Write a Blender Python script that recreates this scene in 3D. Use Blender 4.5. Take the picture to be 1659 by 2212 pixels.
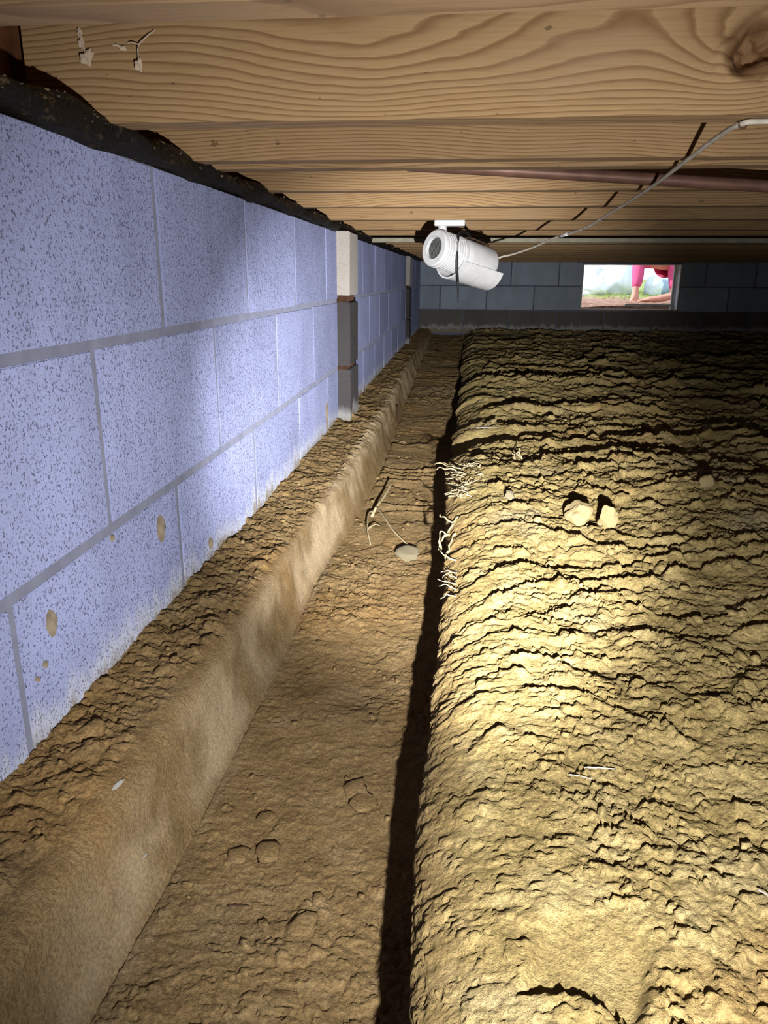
import bpy, bmesh, math, random
import numpy as np
from mathutils import Vector, Matrix

# ------------------------------------------------------------------ clear
for o in list(bpy.data.objects): bpy.data.objects.remove(o)
S = bpy.context.scene
COL = S.collection

# ------------------------------------------------------------------ camera (origin = camera; X away from block wall, Y along it, Z up)
PITCH, YAW, ROLL, FPX = math.radians(17.152), math.radians(5.678), math.radians(0.330), 1646.2
F = Vector((-math.sin(YAW)*math.cos(PITCH), math.cos(YAW)*math.cos(PITCH), -math.sin(PITCH)))
R0 = Vector((math.cos(YAW), math.sin(YAW), 0)); U0 = R0.cross(F)
Rr = math.cos(ROLL)*R0 + math.sin(ROLL)*U0; Ur = -math.sin(ROLL)*R0 + math.cos(ROLL)*U0
cd = bpy.data.cameras.new('camera'); cam = bpy.data.objects.new('camera', cd); COL.objects.link(cam)
cam.matrix_world = Matrix(((Rr.x, Ur.x, -F.x, 0), (Rr.y, Ur.y, -F.y, 0), (Rr.z, Ur.z, -F.z, 0), (0, 0, 0, 1)))
cd.sensor_fit = 'HORIZONTAL'; cd.sensor_width = 36; cd.lens = 36*FPX/1659; cd.clip_start = 0.01; cd.clip_end = 200
S.camera = cam

# ------------------------------------------------------------------ sky, sun, torch, exposure
w = bpy.data.worlds.new('sky'); S.world = w; w.use_nodes = True
bg = w.node_tree.nodes['Background']; bg.inputs[0].default_value = (0.62, 0.78, 1.0, 1); bg.inputs[1].default_value = 2.0
sd = bpy.data.lights.new('sun', 'SUN'); sd.energy = 6.0; sd.angle = math.radians(1.0); sd.color = (1, .96, .9)
sun = bpy.data.objects.new('sun_offscreen', sd); COL.objects.link(sun)
sun.rotation_euler = Vector((0.72, -0.05, -0.69)).to_track_quat('-Z', 'Y').to_euler()
def torch(name, loc, aim, watts, angle, blend, col, rad):
    d = bpy.data.lights.new(name, 'SPOT'); d.energy = watts; d.spot_size = math.radians(angle); d.spot_blend = blend
    d.color = col; d.shadow_soft_size = rad
    o = bpy.data.objects.new(name, d); COL.objects.link(o); o.location = loc
    o.rotation_euler = (Vector(aim)-Vector(loc)).to_track_quat('-Z', 'Y').to_euler()
TL = (0.080, 0.02, -0.15)
AIM = (TL[0]-.085, TL[1]+1.0, TL[2]-.090)
torch('torch_beam_offscreen', TL, AIM, 300, 42, 1.0, (1.0, .98, .95), .006)
torch('torch_halo_offscreen', TL, (TL[0]-.09, TL[1]+1.0, TL[2]-.13), 32, 98, 1.0, (1.0, .98, .95), .006)
torch('torch_spill_offscreen', TL, AIM, 6, 160, 1.0, (1.0, .98, .95), .006)
vs = S.view_settings; vs.view_transform = 'Standard'; vs.look = 'None'; vs.gamma = 1; vs.exposure = 0.0; vs.use_curve_mapping = False

# ------------------------------------------------------------------ helpers
def tag(o, label=None, cat=None, group=None, kind=None):
    if label: o['label'] = label
    if cat: o['category'] = cat
    if group: o['group'] = group
    if kind: o['kind'] = kind
    return o
def link(name, me, mat=None, parent=None, loc=None, smooth=False):
    o = bpy.data.objects.new(name, me); COL.objects.link(o)
    if mat is not None and len(me.materials) == 0: me.materials.append(mat)
    if parent is not None: o.parent = parent
    if loc is not None: o.location = loc
    if smooth: me.polygons.foreach_set('use_smooth', [True]*len(me.polygons))
    return o
def empty(name, loc=(0, 0, 0)):
    o = bpy.data.objects.new(name, None); COL.objects.link(o); o.location = loc; o.empty_display_size = .05; return o
def meshdata(name, V, Fc):
    me = bpy.data.meshes.new(name); me.from_pydata([tuple(v) for v in V], [], Fc); me.update(); return me
def bm_mesh(name, bm):
    me = bpy.data.meshes.new(name); bm.normal_update(); bm.to_mesh(me); bm.free(); return me
def box_bm(x0, x1, y0, y1, z0, z1, bev=0, seg=1):
    bm = bmesh.new(); bmesh.ops.create_cube(bm, size=1)
    for v in bm.verts: v.co = Vector(((x0+x1)/2+v.co.x*(x1-x0), (y0+y1)/2+v.co.y*(y1-y0), (z0+z1)/2+v.co.z*(z1-z0)))
    if bev: bmesh.ops.bevel(bm, geom=bm.edges[:], offset=bev, segments=seg, profile=.5, affect='EDGES')
    return bm
def box(name, x0, x1, y0, y1, z0, z1, mat, parent=None, bev=0, seg=1):
    return link(name, bm_mesh(name, box_bm(x0, x1, y0, y1, z0, z1, bev, seg)), mat, parent)
def smooth_path(pts, n=8):
    """Catmull-Rom through pts"""
    P = [Vector(p) for p in pts]; P = [P[0]*2-P[1]] + P + [P[-1]*2-P[-2]]; out = []
    for i in range(1, len(P)-2):
        a, b, c, d = P[i-1], P[i], P[i+1], P[i+2]
        for k in range(n):
            t = k/n; out.append(.5*((2*b)+(c-a)*t+(2*a-5*b+4*c-d)*t*t+(3*b-a-3*c+d)*t**3))
    out.append(P[-2]); return out
def tube_vf(path, rad, ns=8, off=0):
    V, Fc = [], []; n = len(path); up = Vector((0.13, .21, .97))
    for i, p in enumerate(path):
        t = (path[min(i+1, n-1)]-path[max(i-1, 0)]).normalized()
        a = t.cross(up)
        if a.length < .05: a = t.cross(Vector((1, 0, 0)))
        a.normalize(); b = t.cross(a)
        r = rad(i/(n-1)) if callable(rad) else rad
        for k in range(ns):
            an = 2*math.pi*k/ns; V.append(p+(a*math.cos(an)+b*math.sin(an))*r)
    for i in range(n-1):
        for k in range(ns):
            Fc.append((off+i*ns+k, off+i*ns+(k+1) % ns, off+(i+1)*ns+(k+1) % ns, off+(i+1)*ns+k))
    Fc.append(tuple(off+k for k in range(ns))[::-1]); Fc.append(tuple(off+(n-1)*ns+k for k in range(ns)))
    return V, Fc
def tube(name, pts, rad, mat, parent=None, ns=8, n=8):
    V, Fc = tube_vf(smooth_path(pts, n), rad, ns); return link(name, meshdata(name, V, Fc), mat, parent, smooth=True)
def tubes(name, paths, mat, parent=None, ns=6, n=6):
    V, Fc = [], []
    for pts, rad in paths:
        v, f = tube_vf(smooth_path(pts, n), rad, ns, len(V)); V += v; Fc += f
    return link(name, meshdata(name, V, Fc), mat, parent, smooth=True)
def lathe(name, prof, mat, parent=None, ns=32, mtx=None):
    """prof: list of (x along axis, radius)"""
    V, Fc = [], []
    for x, r in prof:
        for k in range(ns):
            a = 2*math.pi*k/ns; p = Vector((x, r*math.cos(a), r*math.sin(a))); V.append(mtx @ p if mtx else p)
    m = len(prof)
    for i in range(m-1):
        for k in range(ns): Fc.append((i*ns+k, i*ns+(k+1) % ns, (i+1)*ns+(k+1) % ns, (i+1)*ns+k))
    Fc.append(tuple(range(ns))[::-1]); Fc.append(tuple((m-1)*ns+k for k in range(ns)))
    return link(name, meshdata(name, V, Fc), mat, parent)

# numpy noise
_rng = np.random.RandomState(7); _perm = _rng.permutation(512); _perm = np.concatenate([_perm, _perm, _perm])
_grad = _rng.normal(size=(512, 3)); _grad /= np.linalg.norm(_grad, axis=1)[:, None]; _grad = _grad.astype(np.float32)
_rnd = _rng.rand(512, 3).astype(np.float32)
def perlin(x, y, z):
    xi, yi, zi = np.floor(x).astype(np.int32), np.floor(y).astype(np.int32), np.floor(z).astype(np.int32)
    fx, fy, fz = (x-xi).astype(np.float32), (y-yi).astype(np.float32), (z-zi).astype(np.float32)
    fd = lambda t: t*t*t*(t*(t*6-15)+10)
    u, v, ww = fd(fx), fd(fy), fd(fz); out = 0
    for a in (0, 1):
        for b in (0, 1):
            for c in (0, 1):
                h = _perm[_perm[_perm[(xi+a) & 511]+((yi+b) & 511)]+((zi+c) & 511)]
                g = _grad[h]
                d = g[:, 0]*(fx-a)+g[:, 1]*(fy-b)+g[:, 2]*(fz-c)
                out = out+d*(u if a else 1-u)*(v if b else 1-v)*(ww if c else 1-ww)
    return out*1.5
def fbm(x, y, z, oc=4, gain=.5):
    s, am, fq = 0, 1, 1
    for _ in range(oc): s = s+am*perlin(x*fq, y*fq, z*fq+_*7.3); am *= gain; fq *= 2.03
    return s
def worley(x, y):
    """returns F1, F2 and a random number of the nearest cell"""
    xi, yi = np.floor(x).astype(np.int32), np.floor(y).astype(np.int32)
    f1 = np.full(x.shape, 9., np.float32); f2 = f1.copy(); rid = np.zeros(x.shape, np.float32)
    for a in (-1, 0, 1):
        for b in (-1, 0, 1):
            h = _perm[_perm[(xi+a) & 511]+((yi+b) & 511)]
            d = np.hypot(x-(xi+a+_rnd[h, 0]), y-(yi+b+_rnd[h, 1])).astype(np.float32)
            n = d < f1; f2 = np.where(n, f1, np.minimum(f2, d)); rid = np.where(n, _rnd[h, 2], rid); f1 = np.where(n, d, f1)
    return f1, f2, rid
def sstep(a, b, x): t = np.clip((x-a)/(b-a), 0, 1); return t*t*(3-2*t)

# ------------------------------------------------------------------ materials
class NT:
    def __init__(s, name, rough=.9, spec=.2):
        s.m = bpy.data.materials.new(name); s.m.use_nodes = True; s.t = s.m.node_tree; s.b = s.t.nodes['Principled BSDF']
        s.b.inputs['Roughness'].default_value = rough; s.b.inputs['Specular IOR Level'].default_value = spec; s.b.inputs['Diffuse Roughness'].default_value = 1.0 if rough > .85 else 0.
    def n(s, typ, **kw):
        nd = s.t.nodes.new(typ)
        for k, v in kw.items(): setattr(nd, k, v)
        return nd
    def L(s, a, b): s.t.links.new(a, b)
    def put(s, sock, v):
        if hasattr(v, 'is_linked') or hasattr(v, 'links'): s.L(v, sock)
        else: sock.default_value = v
    def math(s, op, a, b=0., c=None, clamp=False):
        nd = s.n('ShaderNodeMath', operation=op, use_clamp=clamp); s.put(nd.inputs[0], a); s.put(nd.inputs[1], b)
        if c is not None: s.put(nd.inputs[2], c)
        return nd.outputs[0]
    def pos(s): return s.n('ShaderNodeNewGeometry').outputs['Position']
    def obj(s): return s.n('ShaderNodeTexCoord').outputs['Object']
    def rand(s): return s.n('ShaderNodeObjectInfo').outputs['Random']
    def sep(s, v): nd = s.n('ShaderNodeSeparateXYZ'); s.L(v, nd.inputs[0]); return nd.outputs
    def comb(s, x, y, z):
        nd = s.n('ShaderNodeCombineXYZ')
        for i, v in enumerate((x, y, z)): s.put(nd.inputs[i], v)
        return nd.outputs[0]
    def mapping(s, v, scale): nd = s.n('ShaderNodeMapping'); s.L(v, nd.inputs[0]); nd.inputs['Scale'].default_value = scale; return nd.outputs[0]
    def noise(s, v, scale, detail=4, rough=.55, dist=0):
        nd = s.n('ShaderNodeTexNoise'); s.L(v, nd.inputs['Vector']); nd.inputs['Scale'].default_value = scale
        nd.inputs['Detail'].default_value = detail; nd.inputs['Roughness'].default_value = rough; nd.inputs['Distortion'].default_value = dist
        return nd.outputs['Fac']
    def ramp(s, f, stops):
        nd = s.n('ShaderNodeValToRGB'); s.L(f, nd.inputs[0]); e = nd.color_ramp.elements
        while len(e) < len(stops): e.new(.5)
        for el, (p, c) in zip(e, stops): el.position = p; el.color = (c if len(c) == 4 else (*c, 1)) if not isinstance(c, (int, float)) else (c, c, c, 1)
        return nd.outputs[0]
    def mr(s, f, a, b, c=0., d=1.):
        nd = s.n('ShaderNodeMapRange'); nd.interpolation_type = 'SMOOTHSTEP'
        for i, v in enumerate((f, a, b, c, d)): s.put(nd.inputs[i], v)
        return nd.outputs[0]
    def mix(s, f, a, b, mode='MIX'):
        nd = s.n('ShaderNodeMix', data_type='RGBA', blend_type=mode); s.put(nd.inputs[0], f)
        for i, v in ((6, a), (7, b)):
            if isinstance(v, tuple): nd.inputs[i].default_value = (*v, 1) if len(v) == 3 else v
            else: s.L(v, nd.inputs[i])
        return nd.outputs[2]
    def col(s, v): s.put(s.b.inputs['Base Color'], (*v, 1) if isinstance(v, tuple) and len(v) == 3 else v); return s
    def bump(s, h, strength=.5, dist=.002, prev=None):
        nd = s.n('ShaderNodeBump'); nd.inputs['Strength'].default_value = strength; nd.inputs['Distance'].default_value = dist
        s.L(h, nd.inputs['Height']); s.L(nd.outputs[0], s.b.inputs['Normal'])
        if prev is not None: s.L(prev, nd.inputs['Normal'])
        return nd.outputs[0]

def mat_soil():
    t = NT('soil', .95, .08); p = t.pos(); x, y, z = t.sep(p)
    big = t.noise(p, 3.2, 4); mid = t.noise(p, 22, 5, .6); fine = t.noise(p, 320, 4, .7)
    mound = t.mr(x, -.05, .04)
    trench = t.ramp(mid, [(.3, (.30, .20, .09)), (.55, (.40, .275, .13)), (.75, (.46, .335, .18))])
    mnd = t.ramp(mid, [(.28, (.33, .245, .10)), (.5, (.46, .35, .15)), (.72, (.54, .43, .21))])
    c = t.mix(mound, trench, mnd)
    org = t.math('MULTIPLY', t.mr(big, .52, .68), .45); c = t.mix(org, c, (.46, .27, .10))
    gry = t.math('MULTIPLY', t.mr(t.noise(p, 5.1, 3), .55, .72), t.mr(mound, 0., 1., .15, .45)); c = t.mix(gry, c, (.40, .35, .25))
    # footing side is a paler, trowelled cement skin below the ledge
    ft = t.math('MULTIPLY', t.mr(x, -.295, -.272), t.mr(x, -.235, -.255)); ft = t.math('MULTIPLY', ft, t.mr(z, -.565, -.53))
    ft = t.math('MULTIPLY', ft, t.mr(t.noise(p, 9, 3), .3, .6))
    c = t.mix(t.math('MULTIPLY', ft, .5), c, (.40, .34, .25))
    sp = t.mr(fine, .3, .7, .70, 1.18); c2 = t.n('ShaderNodeVectorMath', operation='SCALE'); t.L(c, c2.inputs[0]); t.L(sp, c2.inputs['Scale'])
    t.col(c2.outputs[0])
    k = t.math('SUBTRACT', 1., t.math('MULTIPLY', ft, .75))
    b1 = t.noise(p, 150, 6, .7)
    nd_in = t.math('MULTIPLY', t.math('ADD', b1, t.math('MULTIPLY', fine, .5)), k)
    t.bump(nd_in, 1.0, .008); return t.m
def mat_block(name, base, dark, stain=1.0):
    t = NT(name, .93, .12); p = t.pos(); x, y, z = t.sep(p)
    g = t.noise(p, 260, 3, .65); pore = t.mr(t.noise(p, 330, 3, .6), .58, .70); patch = t.noise(p, 7, 4)
    st = t.noise(t.mapping(p, (9, 9, 1.1)), 1.6, 4)       # vertical run marks
    c = t.mix(t.mr(patch, .35, .7), base, tuple(v*.86 for v in base))
    c = t.mix(t.math('MULTIPLY', t.mr(st, .48, .72), .35*stain), c, tuple(v*.62 for v in base))
    c = t.mix(t.math('MULTIPLY', t.mr(g, .35, .7), .3), c, tuple(min(1, v*1.18) for v in base))
    c = t.mix(t.math('MULTIPLY', pore, .55), c, dark)
    tone = t.mr(t.rand(), 0, 1, .88, 1.06); sc = t.n('ShaderNodeVectorMath', operation='SCALE'); t.L(c, sc.inputs[0]); t.L(tone, sc.inputs['Scale']); c = sc.outputs[0]
    # damp and white salt crust above the soil line
    zz = t.math('ADD', z, t.math('MULTIPLY', t.math('SUBTRACT', t.noise(t.mapping(p, (14, 14, 4)), 1.5, 5, .65), .5), .13))
    salt = t.math('MULTIPLY', t.mr(zz, -.385, -.425), .8); c = t.mix(t.math('MULTIPLY', salt, .6*stain), c, (.74, .76, .78))
    dirt = t.mr(zz, -.415, -.445); c = t.mix(t.math('MULTIPLY', dirt, .85), c, (.30, .25, .17))
    t.col(c)
    h = t.math('SUBTRACT', t.math('ADD', g, t.math('MULTIPLY', t.noise(p, 90, 4, .6), .6)), t.math('MULTIPLY', pore, .8))
    t.bump(h, .9, .0035); return t.m
def mat_mortar():
    t = NT('mortar', .9, .15); p = t.pos(); t.col(t.ramp(t.noise(p, 30, 5), [(.3, (.185, .195, .27)), (.7, (.245, .26, .35))]))
    t.bump(t.noise(p, 120, 4), .5, .002); return t.m
def mat_wood(name, c0, c1, c2, knots=()):
    t = NT(name, .75, .25); p = t.obj(); x, y, z = t.sep(p); r = t.rand()
    xo = t.math('ADD', x, t.math('MULTIPLY', r, 37.)); zo = t.math('ADD', z, t.math('MULTIPLY', r, 11.))
    q = t.comb(xo, y, zo)
    lens = t.noise(t.mapping(q, (1.5, 4, 5.5)), 1., 2, .4)
    wob = t.noise(t.mapping(q, (9, 20, 30)), 1., 3, .5)
    f = t.math('ADD', t.math('MULTIPLY', z, 215.), t.math('MULTIPLY', lens, 17.)); f = t.math('ADD', f, t.math('MULTIPLY', wob, 1.3))
    f = t.math('ADD', f, t.math('MULTIPLY', y, 60.))
    for (kx, kz, amp, wx, wz) in knots:
        dx = t.math('DIVIDE', t.math('SUBTRACT', x, kx), wx); dz = t.math('DIVIDE', t.math('SUBTRACT', z, kz), wz)
        g = t.math('EXPONENT', t.math('MULTIPLY', t.math('ADD', t.math('MULTIPLY', dx, dx), t.math('MULTIPLY', dz, dz)), -1.))
        f = t.math('ADD', f, t.math('MULTIPLY', g, amp))
    fr = t.math('FRACT', f)
    band = t.ramp(fr, [(0, 0.), (.55, .25), (.86, 1.), (.97, .55), (1, 0.)])
    c = t.mix(band, c0, c1)
    fib = t.noise(t.mapping(q, (14, 300, 420)), 1., 3, .6); c = t.mix(t.math('MULTIPLY', t.mr(fib, .4, .75), .35), c, c1)
    blot = t.noise(t.mapping(q, (3, 3, 9)), 1.4, 5, .6); c = t.mix(t.math('MULTIPLY', t.mr(blot, .5, .75), .5), c, c2)
    spk = t.mr(t.noise(t.mapping(q, (45, 60, 90)), 1., 2), .69, .74); c = t.mix(t.math('MULTIPLY', spk, .6), c, tuple(v*.25 for v in c1))
    # sawn underside is paler and greyer with dust
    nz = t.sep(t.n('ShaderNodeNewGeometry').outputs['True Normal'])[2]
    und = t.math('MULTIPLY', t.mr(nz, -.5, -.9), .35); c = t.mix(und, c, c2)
    for (kx, kz, amp, wx, wz) in knots[:1]:
        dx = t.math('DIVIDE', t.math('SUBTRACT', x, kx), .030); dz = t.math('DIVIDE', t.math('SUBTRACT', z, kz), .030)
        d = t.math('ADD', t.math('MULTIPLY', dx, dx), t.math('MULTIPLY', dz, dz)); d = t.math('ADD', d, t.math('MULTIPLY', wob, .6))
        c = t.mix(t.math('MULTIPLY', t.mr(d, 1.5, .8), .75), c, (.16, .075, .03))
    t.col(c); t.bump(t.math('ADD', band, t.math('MULTIPLY', fib, .6)), .25, .0012); return t.m
def mat_simple(name, c, rough=.6, spec=.3, var=.15, scale=30, bump=0, bs=200, metal=0):
    t = NT(name, rough, spec); p = t.obj(); n = t.noise(p, scale, 4)
    t.col(t.mix(t.mr(n, .3, .7), tuple(max(0, v*(1-var)) for v in c), tuple(min(1, v*(1+var)) for v in c)))
    t.b.inputs['Metallic'].default_value = metal
    if bump: t.bump(t.noise(p, bs, 4), bump, .002)
    return t.m
def mat_membrane():
    t = NT('tar_paper', .6, .35); p = t.pos()
    d = t.mr(t.noise(t.mapping(p, (55, 30, 55)), 1.3, 6, .7), .54, .66)
    nz = t.sep(t.n('ShaderNodeNewGeometry').outputs['Normal'])[2]
    d = t.math('MULTIPLY', d, t.mr(nz, -.2, .7, .25, 1.))
    t.col(t.mix(d, (.008, .0075, .008), (.30, .22, .13))); t.bump(t.noise(p, 70, 5, .65), 1., .012); return t.m

M = dict(soil=mat_soil(), block=mat_block('block', (.41, .455, .74), (.20, .21, .32)),
         block_old=mat_block('stained_block', (.11, .10, .105), (.04, .035, .035)),
         block_pale=mat_block('pale_block_end', (.62, .58, .54), (.30, .27, .25), .4),
         block_back=mat_block('block_rear', (.48, .56, .66), (.22, .25, .29), .7),
         block_base=mat_block('block_base', (.20, .19, .17), (.07, .065, .06), 1.0),
         mortar=mat_mortar(), tar=mat_membrane(),
         wood=mat_wood('joist_pine', (.50, .325, .165), (.26, .145, .062), (.40, .29, .19)),
         wood_knot=mat_wood('joist_pine_knotty', (.47, .31, .155), (.25, .14, .06), (.40, .28, .18),
                            [(.262, .205, 5.5, .075, .05), (-.09, .205, 5., .14, .05), (.10, .27, -14., .55, .075)]),
         subfloor=mat_simple('subfloor_ply', (.28, .18, .09), .8, .2, .2, 8),
         furring=mat_simple('pale_furring', (.46, .43, .33), .7, .2, .15, 20),
         white=mat_simple('white_plastic', (.74, .75, .77), .35, .45, .06, 40),
         cream=mat_simple('cream_plastic', (.66, .60, .47), .45, .4, .1, 30),
         glass_dark=mat_simple('dark_lens', (.055, .06, .06), .25, .5, .3, 90),
         emit_grid=mat_simple('emitter_mesh', (.15, .15, .14), .6),
         black=mat_simple('black_strap', (.015, .015, .017), .5, .3),
         cable=mat_simple('white_cable', (.62, .58, .50), .55, .3, .12, 60),
         copper=mat_simple('tarnished_copper', (.22, .115, .085), .5, .5, .2, 25, metal=.25),
         root=mat_simple('root', (.50, .41, .25), .8, .2, .2, 90, .4, 300),
         stick=mat_simple('dark_stick', (.10, .06, .035), .8, .2, .2, 60, .4),
         splinter=mat_simple('pale_splinter', (.75, .70, .62), .7, .2, .1, 60),
         stone=mat_simple('dusty_stone', (.36, .28, .145), .9, .15, .15, 25, .5, 130),
         stone_grey=mat_simple('grey_stone', (.23, .20, .13), .9, .15, .15, 25, .5, 130),
         mud=mat_simple('dried_mud', (.29, .24, .18), .95, .1, .25, 60, .4, 250),
         chalk=mat_simple('chalk_flake', (.42, .41, .39), .9, .1, .1, 90),
         web=mat_simple('web_silk', (.58, .47, .36), .9, .1, .15, 200),
         dust=mat_simple('tan_dust', (.22, .16, .10), .95, .05, .3, 90),
         batt=mat_simple('insulation_batt', (.50, .50, .46), .95, .05, .15, 60, .6, 150),
         rim=mat_simple('rim_board', (.20, .085, .035), .8, .2, .25, 30),
         rust=mat_simple('rusty_gap', (.10, .055, .035), .95, .1, .3, 60),
         frame=mat_simple('window_frame', (.58, .56, .52), .6, .3, .08, 20),
         sill=mat_simple('dusty_sill', (.42, .31, .26), .9, .1, .25, 14),
         bag=mat_simple('white_bag', (.82, .84, .90), .5, .4, .05, 6, .5, 22),
         bag_blue=mat_simple('bluish_bag', (.50, .58, .72), .5, .4, .1, 6, .5, 22),
         pink=mat_simple('pink_shirt', (.80, .13, .28), .85, .15, .12, 12, .5, 40),
         skin=mat_simple('skin', (.72, .36, .26), .55, .35, .06, 20),
         jeans=mat_simple('denim', (.10, .14, .26), .9, .1, .15, 60),
         hair=mat_simple('hair', (.05, .03, .02), .6, .3),
         mulch=mat_simple('garden_soil', (.40, .24, .15), .95, .1, .3, 9, .8, 30),
         grass=mat_simple('grass', (.34, .42, .12), .8, .2, .3, 3))

# ================================================================== THE GROUND (ledge beside the wall, trench, mound)
WX = -.386                                  # inner face of the block wall
rows = np.concatenate([np.linspace(-1.4, .22, 50, endpoint=False), np.geomspace(.52, 7.30, 1400)-.30])
NR = len(rows)
lipY = [-1.4, .35, .45, .55, .66, .80, .97, 1.2, 1.75, 2.4, 3.6, 5.9, 7.0]
lipX = [-.015, -.017, -.024, -.024, -.018, -.017, -.016, -.014, -.026, -.012, .003, .013, .015]
edgY = [-1.4, .38, .55, .75, 1.0, 1.3, 1.7, 2.2, 3.2, 4.5, 7.0]
edgX = [-.290, -.292, -.282, -.278, -.274, -.280, -.258, -.246, -.262, -.276, -.285]
def fill(a, b, n, ease=1.0): return a+(b-a)*np.linspace(0, 1, n, endpoint=False)**ease
PX, PZ, MK = [], [], []                     # per row profile
nL, nF, nT, nB, nS, nM, nO = 75, 46, 150, 40, 80, 410, 40
for yv in rows:
    lip = np.interp(yv, lipY, lipX); edg = np.interp(yv, edgY, edgX)
    lip += .10*math.exp(-((yv-2.00)/.085)**4)                       # a chunk has fallen out of the lip
    zl = np.interp(yv, [0, .55, .95, 1.4, 2.1, 6, 7], [-.425, -.425, -.427, -.437, -.44, -.435, -.44])
    zt = np.interp(yv, [0, 3, 7], [-.552, -.545, -.490]); zm = np.interp(yv, [0, 1, 7], [-.402, -.404, -.458])
    rnd = np.interp(yv, [.3, 1.2, 3], [.030, .014, .010])            # the arris of the ledge is worn round close by
    x, z = [], []
    x += list(fill(WX-.03, edg-rnd, nL)); z += list(zl-.012*np.linspace(0, 1, nL))
    # rounded arris, then the side of the footing, flaring at its foot
    a = np.linspace(0, math.pi/2, 14); n1 = nF-14
    x += list(edg-rnd+rnd*np.sin(a)); z += list(zl-.012-rnd+rnd*np.cos(a))
    tt = np.linspace(0, 1, n1+1)[1:]
    x += list(edg+.022*tt**1.5); z += list(zl-.012-rnd+(zt-(zl-.012-rnd))*tt)
    xb = edg+.022; xe = lip+.006
    s = np.linspace(0, 1, nT+1)[1:]; x += list(xb+(xe-xb)*s); z += list(zt-.004*np.sin(np.pi*s))
    # bank: slightly undercut face, then a round shoulder
    zs = zm-.055; s = np.linspace(0, 1, nB+1)[1:]
    x += list(xe+(lip-xe)*s+.010*np.sin(np.pi*s)); z += list(zt+(zs-zt)*s)
    a = np.linspace(0, math.pi/2, nS+1)[1:]
    x += list(lip+.115*(1-np.cos(a))); z += list(zs+.055*np.sin(a))
    far = .12+.32+.46*max(yv, 0)+lip
    s = np.linspace(0, 1, nM+1)[1:]; x0 = lip+.115
    x += list(x0+(far-x0)*s); z += list(zm+0*s)
    s = np.linspace(0, 1, nO+1)[1:]; x += list(far+(4.9-far)*s**1.5); z += list(zm+0*s)
    PX.append(x); PZ.append(z)
PX = np.array(PX); PZ = np.array(PZ); NC = PX.shape[1]; PY = np.repeat(rows[:, None], NC, 1)
# outward normals of the smooth profile
dx, dz = np.gradient(PX, axis=1), np.gradient(PZ, axis=1); ln = np.hypot(dx, dz)+1e-9; NX, NZ = -dz/ln, dx/ln
cL, cF, cT, cB, cS = nL, nL+nF, nL+nF+nT, nL+nF+nT+nB, nL+nF+nT+nB+nS
ci = np.arange(NC)[None, :]+0*PX
soft = lambda a, b, k=6: sstep(a-k, a+k, ci)*(1-sstep(b-k, b+k, ci))
mL, mF, mT, mB = soft(-50, cL), soft(cL, cF), soft(cF, cT), soft(cT, cB)
mM = sstep(cB-6, cB+10, ci)
PZ = PZ+mM*(.032*np.exp(-((PY-1.50)/.36)**2)*np.exp(-(PX/.55)**2)+.030*sstep(.14, .55, PX)*(1-sstep(1.2, 2.4, PY)))   # a hump in the mound
X, Y, Z = [v.astype(np.float32).ravel() for v in (PX, PY, PZ)]
U = np.repeat((np.cumsum(np.hypot(np.gradient(PX, axis=1), np.gradient(PZ, axis=1)), axis=1)), 1, 0).astype(np.float32).ravel()  # arc length across
G = lambda m: m.astype(np.float32).ravel()
und = fbm(X*5, Y*5, Z*5, 3)
med = fbm(X*19, Y*19, Z*19+5, 4, .55)
fin = fbm(X*95, Y*95, Z*95+9, 3, .6)
wx, wy = U*30+.8*med, Y*30+.6*und                # crumbs about 3 cm
f1, f2, rid = worley(wx, wy)
dome = np.clip(1-f1/.55, 0, 1)**.5*np.clip((rid-.5)/.5, 0, 1)
g1, g2, gid = worley(U*75+1.2*fin+31, Y*75+7)
small = np.clip(1-g1/.6, 0, 1)**.5*np.clip((gid-.35)/.65, 0, 1)
k1, k2, kid = worley(U*150+1.5*fin+11, Y*150+57)
crumb = np.clip(1-k1/.62, 0, 1)**.5*np.clip((kid-.3)/.7, 0, 1)*np.clip(.55+1.2*perlin(U*9+3, Y*9, Z*0+2.2), 0, 1)
# scaly ledges left by the digger: rise gently, break off on the side away from the torch
def scales(lam, warp, seed):
    ph = Y/lam+warp*fbm(U*1.6+seed, Y*2.2, Z*0+seed, 3)+.35*fbm(U*9+seed, Y*9, Z*0, 3)
    t = ph-np.floor(ph); h = np.where(t < .88, (t/.88)**1.7, (1-t)/.12)
    msk = np.clip(.38+1.5*perlin(U*2.6+seed*3, Y*4.5, Z*0+seed), 0, 1)
    return h*msk
sc1 = scales(.23, 2.6, 3.1); sc2 = scales(.095, 2.4, 8.7)
shoulder = (.35+.65*sstep(cB+5, cS+30, ci)).astype(np.float32).ravel()
prt = fbm(X*13+4, Y*13, Z*0, 2)
ang = (X-.093)*.35+(Y-.385)*.94; bng = (X-.093)*.94-(Y-.385)*.35     # knee print pressed into the soil
pm = (1-sstep(.027, .038, np.abs(bng)+.006*prt))*sstep(-.040, -.0365, ang+.25*np.abs(bng)+.004*prt)*(1-sstep(-.005, .05, ang))
pm = pm.astype(np.float32)
rough_mound = shoulder*(.010*und+.0045*np.abs(med)+(.006+.004*sstep(.5, 1.2, Y))*dome+.0052*small+.0042*crumb+.0022*fin+.034*sc1*sstep(.7, 2.4, Y)+.013*sc2*(.35+.65*sstep(.5, 1.3, Y)))
rough_mound = rough_mound*(1-.85*pm)-.006*pm
patch = np.clip(.5+1.3*perlin(U*4+2, Y*4+5, Z*0+.5), 0, 1)        # smooth, trodden patches
rough_trench = .006*und+(.005*np.abs(med)+.0090*dome*.6+.0050*small)*(.25+.75*patch)+.0030*crumb*(.3+.7*patch)+.0014*fin+.012*sc2*sstep(1.2, 2.0, Y)
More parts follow.
